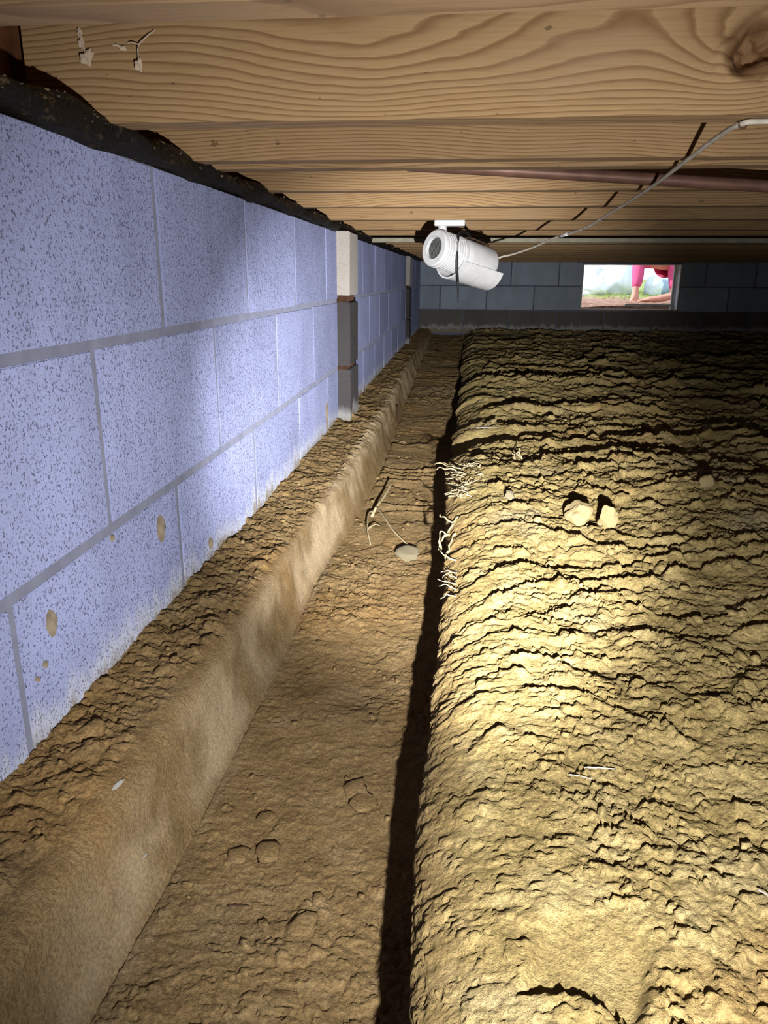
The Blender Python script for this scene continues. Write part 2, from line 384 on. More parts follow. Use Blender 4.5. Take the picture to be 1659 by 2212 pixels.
rough_ledge = .006*und+.008*np.abs(med)+.006*dome+.0035*small+.002*crumb+.002*fin+.008*sc2*sstep(1, 2.5, Y)
rough_face = .004*und+.0012*med+.0003*fin
D = (G(mM)*rough_mound+G(mT)*rough_trench+G(mL)*rough_ledge+G(mF)*rough_face+G(mB)*(.006*und+.004*med+.002*fin))
D = D.reshape(PX.shape); edge_keep = sstep(0, 6, ci)
QX, QZ = PX+NX*D, PZ+NZ*D
V = np.stack([QX, PY, QZ], -1).reshape(-1, 3).astype(np.float32)
i = np.arange(NR-1)[:, None]*NC+np.arange(NC-1)[None, :]
Q = np.stack([i, i+1, i+NC+1, i+NC], -1).reshape(-1, 4).astype(np.int32)
me = bpy.data.meshes.new('floor'); me.vertices.add(len(V)); me.vertices.foreach_set('co', V.ravel())
me.loops.add(Q.size); me.loops.foreach_set('vertex_index', Q.ravel()); me.polygons.add(len(Q))
me.polygons.foreach_set('loop_start', np.arange(0, Q.size, 4, dtype=np.int32)); me.polygons.foreach_set('use_smooth', np.ones(len(Q), bool)); me.update(calc_edges=True)
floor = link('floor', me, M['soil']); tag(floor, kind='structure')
def ground(x, y, lo=0, hi=None):
    """height of the soil at x, y (columns lo..hi of the profile)"""
    r = int(np.clip(np.searchsorted(rows, y), 1, NR-1)); xs = QX[r, lo:hi]; k = int(np.argmin(np.abs(xs-x))); return float(QZ[r, lo:hi][k])
gtr = lambda x, y: ground(x, y, cF, cT)      # trench bottom
gmd = lambda x, y: ground(x, y, cB, None)    # mound
gld = lambda x, y: ground(x, y, 0, cL)       # ledge

# ================================================================== LEFT WALL of concrete blocks
CH, BL, Z1, S0 = .2032, .4064, -.0695, .9837
def block_mesh(lx, ly, lz, bev=.004, seed=0):
    bm = box_bm(-lx/2, lx/2, -ly/2, ly/2, -lz/2, lz/2, bev, 1); rr = random.Random(seed)
    for v in bm.verts: v.co += Vector((rr.uniform(-1, 1), rr.uniform(-1, 1), rr.uniform(-1, 1)))*.0009
    return bm_mesh('block', bm)
wl = box('wall_left', WX-.20, WX-.0016, -1.4, 7.20, -.70, .128, M['mortar']); tag(wl, kind='structure')
rng = random.Random(4)
full = []
for k in range(4):
    me = block_mesh(.19, BL-.011, CH-.011, .0016, k); me.materials.append(M['block']); full.append(me)
for c in range(3):
    zc = Z1+CH/2-.0005-c*CH; off = 0 if c % 2 == 0 else -BL/2
    y0 = S0+off-6*BL
    while y0 < 6.9:
        yc = y0+BL/2
        o = link('block', full[rng.randrange(4)], None, wl, (WX-.095+rng.uniform(-.0003, .0003), yc, zc)); o.rotation_euler = (rng.uniform(-.004, .004), 0, rng.uniform(-.0012, .0012))
        y0 += BL
# shallow pilasters
def pilaster(y0, y1, pr, mats):
    for c in range(3):
        zc = Z1+CH/2-.0005-c*CH
        me = block_mesh(pr+.02, y1-y0, CH-(.012 if c else .018), .004, 20+c); me.materials.append(mats[c])
        link('pilaster_block', me, None, wl, (WX+pr/2-.01, (y0+y1)/2, zc+(.006 if c == 0 else 0)))
    box('pilaster_joint', WX-.01, WX+pr-.012, y0+.008, y1-.008, -.62, .12, M['rust'], wl)
pilaster(2.389, 2.575, .040, [M['block_pale'], M['block_old'], M['block_old']])
pilaster(5.265, 5.46, .026, [M['block_pale'], M['block_old'], M['block_old']])
# splashes of mud dried on the blocks
def splat(y, z, wy, wz, seed, top=.3):
    rr = random.Random(seed); V, Fc = [], []; n = 18
    for ring, (k, h) in enumerate(((1, -.001), (.82, .0022), (.4, .0032))):
        for j in range(n):
            a = 2*math.pi*j/n; taper = 1-.55*max(0, -math.sin(a))*(1-top)
            V.append((h, math.cos(a)*wy*k*taper*(1+rr.uniform(-.1, .1)), math.sin(a)*wz*k))
    for r_ in range(2):
        for j in range(n): Fc.append((r_*n+j, r_*n+(j+1) % n, (r_+1)*n+(j+1) % n, (r_+1)*n+j))
    Fc.append(tuple(2*n+j for j in range(n)))
    o = link('mud_splash', meshdata('mud_splash', V, Fc), M['mud'], wl, (WX+.0006, y, z), True)
for k, a in enumerate([(.636, -.322, .009, .015), (.916, -.318, .013, .020), (.616, -.355, .003, .004), (.600, -.362, .0022, .003), (.777, -.283, .004, .004), (1.105, -.405, .007, .010), (2.173, -.385, .016, .045)]): splat(*a, k, .1 if k == 0 else .4)

# ================================================================== REAR WALL with the hatch window
BY = 6.962
wb = empty('wall_rear', (0, BY, -.70)); tag(wb, kind='structure')
HX0, HX1, HZ0, HZ1 = 1.000, 1.824, Z1-CH+.003, .118
for nm, a in (('mortar_bed', (WX-.2, HX0, BY+.006, BY+.2, -.70, .128)), ('mortar_bed', (HX1, 4.9, BY+.006, BY+.2, -.70, .128)),
              ('mortar_bed', (HX0, HX1, BY+.006, BY+.2, -.70, HZ0)), ('lintel', (HX0-.05, HX1+.05, BY+.001, BY+.2, HZ1, .13))):
    o = box(nm, *a, M['mortar']); o.parent = wb; o.matrix_parent_inverse = Matrix.Translation((0, -BY, .70))
bk = []
for k in range(3):
    me = block_mesh(BL-.011, .19, CH-.011, .004, 40+k); me.materials.append(M['block_back']); bk.append(me)
bb = []
for k in range(3):
    me = block_mesh(BL-.011, .19, CH-.011, .004, 40+k); me.materials.append(M['block_base']); bb.append(me)
bh = block_mesh(BL/2-.011, .19, CH-.011, .004, 48); bh.materials.append(M['block_back'])
for c in range(3):
    zc = Z1+CH/2-c*CH; x0 = -.0065-BL if c != 1 else -.0065-BL*.5
    if c == 1: x0 -= BL
    while x0 < 4.8:
        x1 = x0+BL
        if c < 2 and x1 > HX0+.02 and x0 < HX1-.02:
            if x0 < HX0-.1: link('block', bh, None, wb, ((x0+BL/4), .095, zc+.70))
            elif x1 > HX1+.1: link('block', bh, None, wb, ((x1-BL/4), .095, zc+.70))
        else:
            link('block', (bk if c < 2 else bb)[rng.randrange(3)], None, wb, (x0+BL/2, .095+rng.uniform(-.001, .001), zc+.70))
        x0 += BL
for (x, z, r) in ((-.325, .006, .009), (.417, -.117, .011), (.438, -.136, .009), (.444, .036, .006)):
    bm = bmesh.new(); bmesh.ops.create_icosphere(bm, subdivisions=2, radius=r)
    for v in bm.verts: v.co.y *= .3; v.co *= 1+.2*math.sin(v.co.x*900+v.co.z*700)
    link('paint_drip', bm_mesh('paint_drip', bm), M['chalk'], wb, (x, -.001, z+.70), True)
# window: timber surround, rail and stile of the sliding sash, pane
wi = empty('window_1', ((HX0+HX1)/2, BY+.1, HZ0)); tag(wi, kind='structure')
def wpart(nm, *a, m='frame', bev=.003):
    o = box(nm, *a, M[m], None, bev); o.parent = wi; o.matrix_parent_inverse = Matrix.Translation(-wi.location); return o
wpart('jamb', HX0, HX0+.012, BY-.006, BY+.2, HZ0, HZ1); wpart('jamb', HX1-.014, HX1, BY-.012, BY+.2, HZ0, HZ1)
wpart('head', HX0, HX1, BY-.006, BY+.2, HZ1-.010, HZ1); wpart('sill', HX0, HX1, BY-.012, BY+.2, HZ0, HZ0+.012, m='sill')
wpart('sash_stile', HX1-.040, HX1-.020, BY+.09, BY+.12, HZ0+.012, HZ1-.010); wpart('sash_rail', 1.40, HX1-.040, BY+.09, BY+.12, HZ0+.040, HZ0+.056)
gt = NT('pane_glass', .02, .5); gm = gt.n('ShaderNodeMixShader'); tr = gt.n('ShaderNodeBsdfTransparent'); gl = gt.n('ShaderNodeBsdfGlossy'); gl.inputs['Roughness'].default_value = .05
gm.inputs[0].default_value = .06; gt.L(tr.outputs[0], gm.inputs[1]); gt.L(gl.outputs[0], gm.inputs[2]); gt.L(gm.outputs[0], gt.t.nodes['Material Output'].inputs[0]); M['pane'] = gt.m
wpart('pane', 1.40, HX1-.040, BY+.103, BY+.107, HZ0+.056, HZ1-.010, m='pane', bev=0)

# unseen sides that close the crawl space
wr = box('wall_right', 4.80, 5.0, -1.4, 7.2, -.70, .40, M['block_back']); tag(wr, kind='structure')
wf = box('wall_front', WX-.2, 5.0, -1.6, -1.4, -.70, .40, M['block_back']); tag(wf, kind='structure')

# ================================================================== CEILING: joists under the subfloor
JZ, JT, JH = .150, .038, .235
ce = box('ceiling', -.62, 5.0, -1.6, 7.25, JZ+JH, JZ+JH+.02, M['subfloor']); tag(ce, kind='structure')
def joist(y0, m, z0=JZ, x0=-.455, bev=.0025):
    bm = box_bm(x0, 4.8, 0, JT, z0, JZ+JH, bev, 1)
    return link('joist', bm_mesh('joist', bm), m, ce, (0, y0, 0))
for y0 in (-1.2, -.85, -.5, -.2, .13, .488): joist(y0, M['wood'])
# the knotty joist: its near face is a fine grid with the knot hole sunk into it
V, Fc = [], []
gx = np.concatenate([np.linspace(-.455, .15, 60, endpoint=False), np.linspace(.15, .40, 90, endpoint=False), np.linspace(.40, 4.8, 40)]); gz = np.concatenate([np.linspace(JZ, .24, 40, endpoint=False), np.linspace(.24, JZ+JH, 20)])
GX, GZ = np.meshgrid(gx, gz); fx, fz = GX.ravel().astype(np.float32), GZ.ravel().astype(np.float32)
e = ((fx-.266)*.80+(fz-.208)*.60)/.030; e2 = (-(fx-.266)*.60+(fz-.208)*.80)/.017
dd = np.sqrt(e*e+e2*e2)+.35*fbm(fx*40, fz*40, fx*0, 3)
hole = .020*(1-sstep(.45, 1.05, dd))*(1+.5*fbm(fx*90, fz*90, fx*0+3, 3))-.004*np.exp(-((dd-1.25)/.25)**2)
V = [(a, h, b) for a, h, b in zip(fx, hole, fz)]; nx, nz = len(gx), len(gz)
Fc = [(r*nx+k, r*nx+k+1, (r+1)*nx+k+1, (r+1)*nx+k) for r in range(nz-1) for k in range(nx-1)]
b0 = len(V); V += [(-.455, 0, JZ), (4.8, 0, JZ), (4.8, JT, JZ), (-.455, JT, JZ), (-.455, 0, JZ+JH), (4.8, 0, JZ+JH), (4.8, JT, JZ+JH), (-.455, JT, JZ+JH)]
Fc += [(b0+3, b0+2, b0+1, b0), (b0+2, b0+3, b0+7, b0+6), (b0+3, b0, b0+4, b0+7), (b0+1, b0+2, b0+6, b0+5)]
kj = link('joist', meshdata('joist', V, Fc), M['wood_knot'], ce, (0, .838, 0))
for p in kj.data.polygons: p.use_smooth = p.index < (nx-1)*(nz-1)
for y0 in (1.105, 1.187, 1.493, 1.829, 2.235, 2.700, 3.05): joist(y0, M['wood'])
for y0 in (3.45, 3.85, 4.25, 4.65, 5.05, 5.45, 5.85, 6.25, 6.62, 6.90): joist(y0, M['wood'])
box('rim_board', -.62, -.47, -1.4, 7.2, .150, JZ+JH, M['rim'], ce)
box('rim_board', -.62, 4.9, 6.99, 7.15, .128, JZ+JH, M['wood'], ce)
st = box('furring_strip', -.38, 4.6, 3.25, 3.29, .133, .1505, M['furring'], None, .002); tag(st, 'pale narrow furring strip nailed under the joists before the far framing', 'batten')
# black tar paper rolled over the sill on top of the wall
V, Fc = [], []; ys = np.concatenate([np.linspace(-1.3, .35, 20, endpoint=False), np.geomspace(.35, 7.0, 260)]); ns = 18
for yv in ys:
    b = float(fbm(np.array([yv*4.], np.float32), np.array([1.], np.float32), np.array([0.], np.float32), 3)[0]); b2 = float(fbm(np.array([yv*11.], np.float32), np.array([5.], np.float32), np.array([0.], np.float32), 2)[0])
    sc = 1+.28*b+.10*b2
    for k in range(ns):
        a = 2*math.pi*k/ns; lump = 1+.12*float(math.sin(3*a+yv*21+2*b))
        V.append((-.402+.030*sc*lump*math.cos(a), yv, .1435+.0175*sc*lump*math.sin(a)+.004*b2))
for r in range(len(ys)-1):
    for k in range(ns): Fc.append((r*ns+k, r*ns+(k+1) % ns, (r+1)*ns+(k+1) % ns, (r+1)*ns+k))
sm = link('sill_membrane', meshdata('sill_membrane', V, Fc), M['tar'], smooth=True); tag(sm, 'black dusty tar paper rolled along the top of the concrete block wall', 'membrane')
# dust and crumbs caught on the tar paper
rk = random.Random(12); V, Fc = [], []
for k in range(420):
    y = math.exp(rk.uniform(math.log(.45), math.log(4.5))); r = rk.randrange(len(ys)-1); r = int(np.searchsorted(ys, y))-1; a_ = int(rk.triangular(0, 8, 4)); p = Vector(sm.data.vertices[r*ns+a_].co).lerp(Vector(sm.data.vertices[(r+1)*ns+a_].co), rk.random()); q_ = rk.uniform(.0008, .0026)*(.6+.5*y); n0 = len(V)
    V += [(p.x+q_*rk.uniform(-1, 1), p.y+q_*rk.uniform(-1.5, 1.5), p.z+q_*rk.uniform(-1, 1)) for _ in range(4)]; Fc += [(n0, n0+1, n0+2), (n0, n0+2, n0+3), (n0, n0+3, n0+1), (n0+1, n0+3, n0+2)]
db = link('dust_crumbs', meshdata('dust_crumbs', V, Fc), M['dust'], sm); db['kind'] = 'stuff'
sp = box('sill_plate', -.56, -.425, -1.3, 7.0, .128, .1505, M['rim']); tag(sp, 'dark wooden sill plate behind the black tar paper', 'sill plate')
# insulation scrap in the corner bay
bm = box_bm(-.065, .05, -.05, .03, -.03, .045, .02, 3)
for v in bm.verts: v.co += Vector((math.sin(v.co.z*170), math.sin(v.co.x*150), math.sin(v.co.y*160)))*.004
o = link('insulation_batt', bm_mesh('insulation_batt', bm), M['batt'], None, (-.478, .72, .222), True); tag(o, 'off-white scrap of insulation stuffed behind the joist end above the tar paper', 'insulation')

# ================================================================== BULLET CAMERA hanging from a joist
bc = empty('security_camera', (-.045, 2.254, .150)); tag(bc, 'white bullet-shaped security camera hanging from a joist, tied with a black strap', 'camera')
ax = Vector((-.70, -.69, .20)).normalized(); cen = Vector((-.004, 2.28, .053))
sx = ax.cross(Vector((0, 0, 1))).normalized(); uz = sx.cross(ax).normalized()
MT = Matrix(((ax.x, sx.x, uz.x, cen.x), (ax.y, sx.y, uz.y, cen.y), (ax.z, sx.z, uz.z, cen.z), (0, 0, 0, 1))); BI = Matrix.Translation(-bc.location)
def cpart(o, par=bc, sm=False):
    o.parent = par; o.matrix_parent_inverse = BI if par is bc else Matrix(); 
    if sm: o.data.polygons.foreach_set('use_smooth', [True]*len(o.data.polygons))
    return o
L_ = .118
housing = cpart(lathe('housing', [(-.098, .020), (-.102, .036), (-.096, .046), (-.088, .0495), (.0, .0495), (.030, .0485), (.034, .046)], M['white'], None, 40, MT), sm=True)
col = cpart(lathe('front_collar', [(.026, .0475), (.030, .0505)] + sum([[(.034+.009*k, .0505), (.0395+.009*k, .0505), (.0405+.009*k, .0485), (.042+.009*k, .0485)] for k in range(8)], []) + [(.108, .0505), (.115, .049), (L_, .045), (L_, .030), (.108, .0285)], M['white'], None, 40, MT))
lensw = cpart(lathe('lens_window', [(.100, .029), (.110, .0285), (.1108, .012)], M['glass_dark'], None, 32, MT), col)
# fine mesh of emitters behind the window
V, Fc = [], []
for i_ in range(-4, 5):
    for vert in (0, 1):
        s = math.sqrt(max(0, .0265**2-(i_*.0058)**2)); a_, b_ = (i_*.0058-.0006, i_*.0058+.0006)
        q = [(.1118, a_, -s), (.1118, b_, -s), (.1118, b_, s), (.1118, a_, s)]
        if vert: q = [(p[0], p[2], p[1]) for p in q]
        q2 = [(p[0]-.002, p[1], p[2]) for p in q]; n0 = len(V); V += [MT @ Vector(p) for p in q+q2]
        Fc += [(n0, n0+1, n0+2, n0+3), (n0+7, n0+6, n0+5, n0+4)]+[(n0+k, n0+4+k, n0+4+(k+1) % 4, n0+(k+1) % 4) for k in range(4)]
cpart(link('emitter_grid', meshdata('emitter_grid', V, Fc), M['emit_grid']), col)
# curved sun shield that has slipped round under the body
V, Fc = [], []; na = 22; xs = [-.110, -.106, -.02, .045, .052]
for th in (0, 1):
    for x in xs:
        for k in range(na+1):
            a = math.radians(-165+150*k/na); r = .0600-.004*th; V.append(MT @ Vector((x, r*math.cos(a), r*math.sin(a)*1.08-.004)))
W_ = na+1; T_ = len(xs)*W_
for r in range(len(xs)-1):
    for k in range(na):
        p = (r*W_+k, r*W_+k+1, (r+1)*W_+k+1, (r+1)*W_+k); Fc.append(p[::-1]); Fc.append(tuple(T_+v for v in p))
for k in range(na): Fc.append((k, k+1, T_+k+1, T_+k)); b = (len(xs)-1)*W_; Fc.append((b+k+1, b+k, T_+b+k, T_+b+k+1))
for r in range(len(xs)-1):
    for k in (0, na): q = (r*W_+k, (r+1)*W_+k, T_+(r+1)*W_+k, T_+r*W_+k); Fc.append(q if k == 0 else q[::-1])
cpart(link('sun_shield', meshdata('sun_shield', V, Fc), M['white']), sm=False)
# strap with its hanging tail
cpart(tube('strap', [(.030, 2.315, .075), (.005, 2.285, .1165), (-.018, 2.235, .1145), (-.023, 2.205, .092), (-.023, 2.194, .055), (-.021, 2.197, .012), (-.019, 2.215, -.012)], .0042, M['black']))
cpart(tube('strap_tail', [(-.019, 2.212, -.010), (-.018, 2.214, -.028), (-.0165, 2.215, -.046), (-.017, 2.216, -.066)], lambda t: .0032*(1-.5*t), M['black']))
# bracket
cpart(box('bracket_base', -.088, -.004, 2.232, 2.290, .134, .1502, M['white'], None, .003, 2))
cpart(tube('bracket_arm', [(-.066, 2.25, .140), (-.064, 2.245, .118), (-.052, 2.245, .100), (-.034, 2.25, .086)], lambda t: .0125-.002*t, M['white'], None, 12))
bm = bmesh.new(); bmesh.ops.create_uvsphere(bm, u_segments=16, v_segments=10, radius=.0165)
kn = link('bracket_knuckle', bm_mesh('bracket_knuckle', bm), M['white'], None, (-.036, 2.247, .086), True); cpart(kn)
cpart(tube('clamp_wire', [(-.052, 2.232, .098), (-.020, 2.235, .101), (.01, 2.28, .1055), (.035, 2.31, .099), (.066, 2.345, .088)], .0022, M['stick']))
cpart(tube('clamp_screw', [(-.040, 2.200, .078), (-.037, 2.203, .064)], .004, M['stick'], None, 8, 3))
# cable, pipe
cb = tube('cable', [(.068, 2.352, .034), (.10, 2.338, .055), (.13, 2.31, .062), (.179, 2.2, .077), (.215, 2.06, .093), (.243, 1.95, .100), (.262, 1.82, .106), (.274, 1.7, .116), (.290, 1.4, .136), (.277, 1.12, .1425), (.268, .96, .1462), (.266, .865, .1462), (.29, .856, .147), (.36, .853, .1465), (.6, .857, .146), (1.0, .855, .146)], .0027, M['cable'], None, 8, 10)
tag(cb, 'thin off-white cable running from the hanging camera to the knotty joist', 'cable')
tube('tape_wrap', [(.228, 2.01, .0965), (.240, 1.962, .0992)], .0038, M['white'], cb, 8, 3)
tubes('cable_staple', [([(.2645, .862, .1515), (.2645, .862, .1435), (.2705, .862, .1425), (.2715, .862, .1515)], .0009)], M['stick'], cb)
pp = tube('copper_pipe', [(-.10, 1.36, .1755), (.214, 1.36, .157), (.473, 1.36, .1405), (.9, 1.36, .117), (1.4, 1.36, .09)], .0095, M['copper'], None, 16)
tag(pp, 'brown tarnished copper pipe slung in the bay between two joists', 'pipe')
tubes('pipe_hanger', [([(.93, 1.36, .39), (.93, 1.3475, .13), (.93, 1.36, .104), (.93, 1.3725, .13), (.93, 1.36, .39)], .0015)], M['copper'], pp)

# ================================================================== cobweb scraps under the near joist
def web(name, label, parts, blobs):
    root = empty(name, blobs[0][0]); tag(root, label, 'cobweb', 'cobweb scraps on the knotty joist'); inv = Matrix.Translation(-root.location)
    for pts, r in parts: o = tube('thread', pts, r, M['web'], None, 5, 5); o.parent = root; o.matrix_parent_inverse = inv
    for k, (c, sxyz) in enumerate(blobs):
        bm = bmesh.new(); bmesh.ops.create_icosphere(bm, subdivisions=3, radius=1)
        for v in bm.verts:
            n = 1+.25*math.sin(v.co.x*5+k)+.2*math.sin(v.co.z*7+v.co.y*4); v.co = Vector((v.co.x*sxyz[0]*n, v.co.y*sxyz[1]*n, v.co.z*sxyz[2]*n))
        o = link('silk_clump', bm_mesh('silk_clump', bm), M['web'], None, c, True); o.parent = root; o.matrix_parent_inverse = inv
web('cobweb', 'dangling cobweb thread ending in one round egg sac', [([(-.314, .836, .233), (-.322, .832, .226), (-.3305, .83, .217), (-.3308, .83, .203)], .0007), ([(-.3305, .83, .219), (-.338, .832, .2215), (-.345, .838, .222)], .0006)], [((-.331, .83, .201), (.0034, .0032, .0052))])
web('cobweb', 'ragged cobweb clump of several tufts against the joist', [([(-.395, .838, .237), (-.391, .834, .230), (-.3885, .832, .222), (-.3865, .831, .212)], .0009)], [((-.386, .832, .2085), (.0052, .003, .0058)), ((-.3905, .834, .2225), (.003, .002, .005)), ((-.3825, .834, .2125), (.003, .002, .004)), ((-.3925, .836, .232), (.002, .002, .004))])
web('cobweb', 'short cobweb wisp lying flat on the joist between two larger clumps', [([(-.3595, .8385, .221), (-.356, .836, .2205), (-.3505, .836, .2185), (-.346, .838, .2165)], .0012)], [((-.3485, .836, .2175), (.0032, .0018, .0019))])

# ================================================================== loose things on the ground
def rock_mesh(seed, sub=3, flat=.6, rough=.28, planes=0):
    rr = np.random.RandomState(seed); bm = bmesh.new(); bmesh.ops.create_icosphere(bm, subdivisions=sub, radius=1)
    P = np.array([v.co for v in bm.verts], np.float32)
    for _ in range(planes):
        n = rr.normal(size=3); n /= np.linalg.norm(n); d = P@n; ex = np.maximum(d-rr.uniform(.45, .7), 0); P -= ex[:, None]*n[None]
    k = 1+rough*fbm(P[:, 0]*1.6+seed*3, P[:, 1]*1.6, P[:, 2]*1.6, 3); P = P*k[:, None]
    for v, p in zip(bm.verts, P): v.co = Vector((p[0], p[1], p[2]*flat))
    return bm_mesh('rock', bm)
def rock(name, label, cat, x, y, g, size, m, seed, flat=.6, rotz=0, tilt=0, group=None, planes=5, sink=.35, sub=3):
    me = rock_mesh(seed, sub, flat, .22, planes); me.materials.append(M[m]); h = max(v.co.z for v in me.vertices)
    o = link(name, me, None, None, (x, y, g(x, y)+size*(h*(1-2*sink)+0)), True); o.scale = (size,)*3; o.rotation_euler = (tilt, tilt*.5, rotz); tag(o, label, cat, group); return o
rock('rock', 'pointed yellowish rock with a flat front on the soil mound', 'rock', .197, 1.205, gmd, .033, 'stone', 11, .85, .3, .2, planes=14, sink=.1, sub=4).data.polygons.foreach_set('use_smooth', [False]*5120)
rock('rock', 'smaller upright rock touching the pointed yellowish rock', 'rock', .240, 1.185, gmd, .024, 'stone', 15, 1.1, 1.3, -.2, planes=14, sink=.1, sub=4).data.polygons.foreach_set('use_smooth', [False]*5120)
rock('rock', 'pale flat stone lying in the trench below the forked root', 'rock', -.093, 1.476, gtr, .032, 'stone_grey', 17, .35, .5, .1, sink=.2)
rock('rock', 'small pointed rock standing above the crack line on the mound', 'rock', .443, 1.363, gmd, .016, 'stone', 19, 1.0, .2, 0, sink=.1)
rock('rock', 'small grey flake set into the bright part of the mound', 'rock', .094, 1.321, gmd, .014, 'stone_grey', 23, .5, .8, .4, sink=.1)
rock('rock', 'rounded lump of rock on the dim far mound', 'rock', .681, 1.885, gmd, .030, 'stone', 29, .7, 0, 0, sink=.15)
# clods
clods = []
for k in range(6):
    me = rock_mesh(60+k, 2, .75, .35, 3); me.materials.append(M['soil']); me.polygons.foreach_set('use_smooth', [True]*len(me.polygons)); clods.append(me)
rng = random.Random(21)
def clod(x, y, g, s, lab, grp, zs=1.):
    o = link('dirt_clod', clods[rng.randrange(6)], None, None, (x, y, g(x, y)+s*.25)); o.scale = (s*rng.uniform(.8, 1.3), s*rng.uniform(.8, 1.2), s*zs*rng.uniform(.7, 1)); o.rotation_euler = (rng.uniform(-.4, .4)*zs*zs, rng.uniform(-.4, .4)*zs*zs, rng.uniform(0, 6.28)); tag(o, lab, 'clod', grp)
for k in range(170):
    y = math.exp(rng.uniform(math.log(.38), math.log(3.4))); x = rng.uniform(.09, .16+.40*y); lab, grp = [v for v in ((.50, 'crumbly dirt clod beside the smooth knee print in the mound', 'clods by the knee print'), (.78, 'crumbly dirt clod near the white splinters on the mound', 'clods by the splinters'), (1.0, 'crumbly yellow dirt clod between the splinters and the two pointed rocks', 'clods on the bright slope'), (1.42, 'crumbly yellow dirt clod around the two pointed rocks', 'clods around the pointed rocks'), (2.2, 'crumbly dirt clod behind the pointed rocks on the mound', 'clods behind the pointed rocks'), (9, 'crumbly dirt clod on the dim far mound before the rear wall', 'clods on the dim far mound')) if y < v[0]][0][1:]
    clod(x, y, gmd, rng.uniform(.0028, .0058)*(.75+.6*y), lab, grp)
for k in range(60):
    y = math.exp(rng.uniform(math.log(.45), math.log(2.6))); x = rng.uniform(-.235, -.06); lab, grp = ('small brown dirt clod among the packed lumps on the trench bottom', 'clods among the packed lumps') if y < .85 else ('small brown dirt clod between the packed lumps and the pale flat stone in the trench', 'clods in the middle of the trench') if y < 1.45 else ('small dirt clod around or behind the forked root in the trench', 'clods by the forked root')
    clod(x, y, gtr, rng.uniform(.002, .0045)*(.7+.5*y), lab, grp)
for x, y, s in ((-.124, .527, .017), (-.156, .522, .0075), (-.124, .454, .013), (-.100, .717, .015), (-.092, .695, .016), (-.201, .605, .013), (-.175, .612, .014), (-.113, .556, .009), (-.19, .66, .011)):
    clod(x, y, lambda a, b: gtr(a, b)-s*.12, s, 'rounded flat-topped lump of packed earth pressed into the trench bottom', 'packed lumps in the trench', .45)
for k in range(26):
    y = math.exp(rng.uniform(math.log(.45), math.log(3.4))); x = rng.uniform(-.36, -.30); lab, grp = ('dark brown dirt clod on the ledge this side of the wall pilaster', 'ledge clods before the pilaster') if y < 2.38 else ('dark brown dirt clod on the ledge beyond the wall pilaster', 'ledge clods beyond the pilaster')
    clod(x, y, gld, rng.uniform(.003, .006)*(.7+.45*y), lab, grp)
# roots along the lip of the bank
def root(pts, r, lab, grp=None, m='root', taper=.55, cat='root', n=5, name='root'):
    q = smooth_path(pts, 3); j = random.Random(int(abs(pts[0][1])*1e4)+len(pts)); w_ = 1.3 if m == 'root' else .15
    pts = [Vector(p)+(Vector((j.uniform(-1, 1), j.uniform(-1, 1), j.uniform(-1, 1)))*r*w_ if i_ else Vector()) for i_, p in enumerate(q)]
    o = tube(name, pts, lambda t: r*(1-taper*t)*(1+.25*math.sin(t*23)), M[m], None, 6, 3); tag(o, lab, cat, grp); return o
rng = random.Random(9)
LABR = 'thin pale root of the bright tangle poking out of the bank lip'
for k in range(36):
    y = rng.uniform(1.36, 1.60); x = .005+rng.uniform(0, .045)*(1 if y > 1.45 else .4); z = gmd(x, y)+.001; L = rng.uniform(.016, .050); dxx = -rng.uniform(.3, 1.0); dyy = rng.uniform(-.6, .4); dzz = rng.uniform(-.1, .5)
    p = [Vector((x+.012, y+.004, z-.007)), Vector((x, y, z+.003))]
    for q in range(4): p.append(p[-1]+Vector((dxx+rng.uniform(-.8, .8), dyy+rng.uniform(-.9, .9), dzz*.3+rng.uniform(-.45, .35)))*L*.25)
    root(p, rng.uniform(.0008, .0017), LABR, 'tangled roots on the bank lip')
for (y, L, r) in ((1.575, .046, .0017), (1.595, .036, .0015), (1.54, .040, .0019)):
    z = gmd(.01, y)-.002; root([(.022, y-.01, z), (.004, y, z+.008), (-.004-L*.4, y+.004, z+.013), (-.006-L*.75, y+.012, z+.014), (-.006-L, y+.010, z+.012)], r, 'long pale root reaching out over the trench from the tangle', 'long roots over the trench')
for (x, y, h) in ((.128, 1.66, .022), (.134, 1.655, .018), (.120, 1.65, .013)):
    z = gmd(x, y); root([(x+.004, y, z-.004), (x+.001, y+.002, z+h*.5), (x-.004+.008*(h > .02), y, z+h)], .0022, 'short white root tuft standing up on the mound behind the tangle', 'upright root tuft')
zz = gmd(.0, 1.27)
root([(.010, 1.31, zz+.002), (-.004, 1.275, zz+.002), (-.010, 1.24, zz-.008), (-.022, 1.205, zz-.012), (-.027, 1.175, zz-.022)], .0026, 'thick knobbly root hanging down the bank side', taper=.4)
root([(-.006, 1.262, zz+.001), (-.018, 1.272, zz+.004), (-.030, 1.285, zz+.006)], .0015, 'single short pale root sticking straight out over the trench shadow', taper=.3)
root([(-.016, 1.22, zz-.008), (-.024, 1.215, zz-.002), (-.027, 1.195, zz-.012), (-.026, 1.18, zz-.02)], .0013, 'small looped root beside the thick knobbly root', taper=.3)
root([(.0, 1.225, zz-.006), (-.010, 1.195, zz-.014), (-.012, 1.165, zz-.020), (-.016, 1.150, zz-.032)], .0019, 'curved drooping root with a blunt end on the bank side', taper=.1)
root([(.002, 1.105, zz-.010), (-.012, 1.115, zz-.008), (-.024, 1.13, zz-.006)], .0014, 'hair-thin root twig below the drooping root', taper=.4)
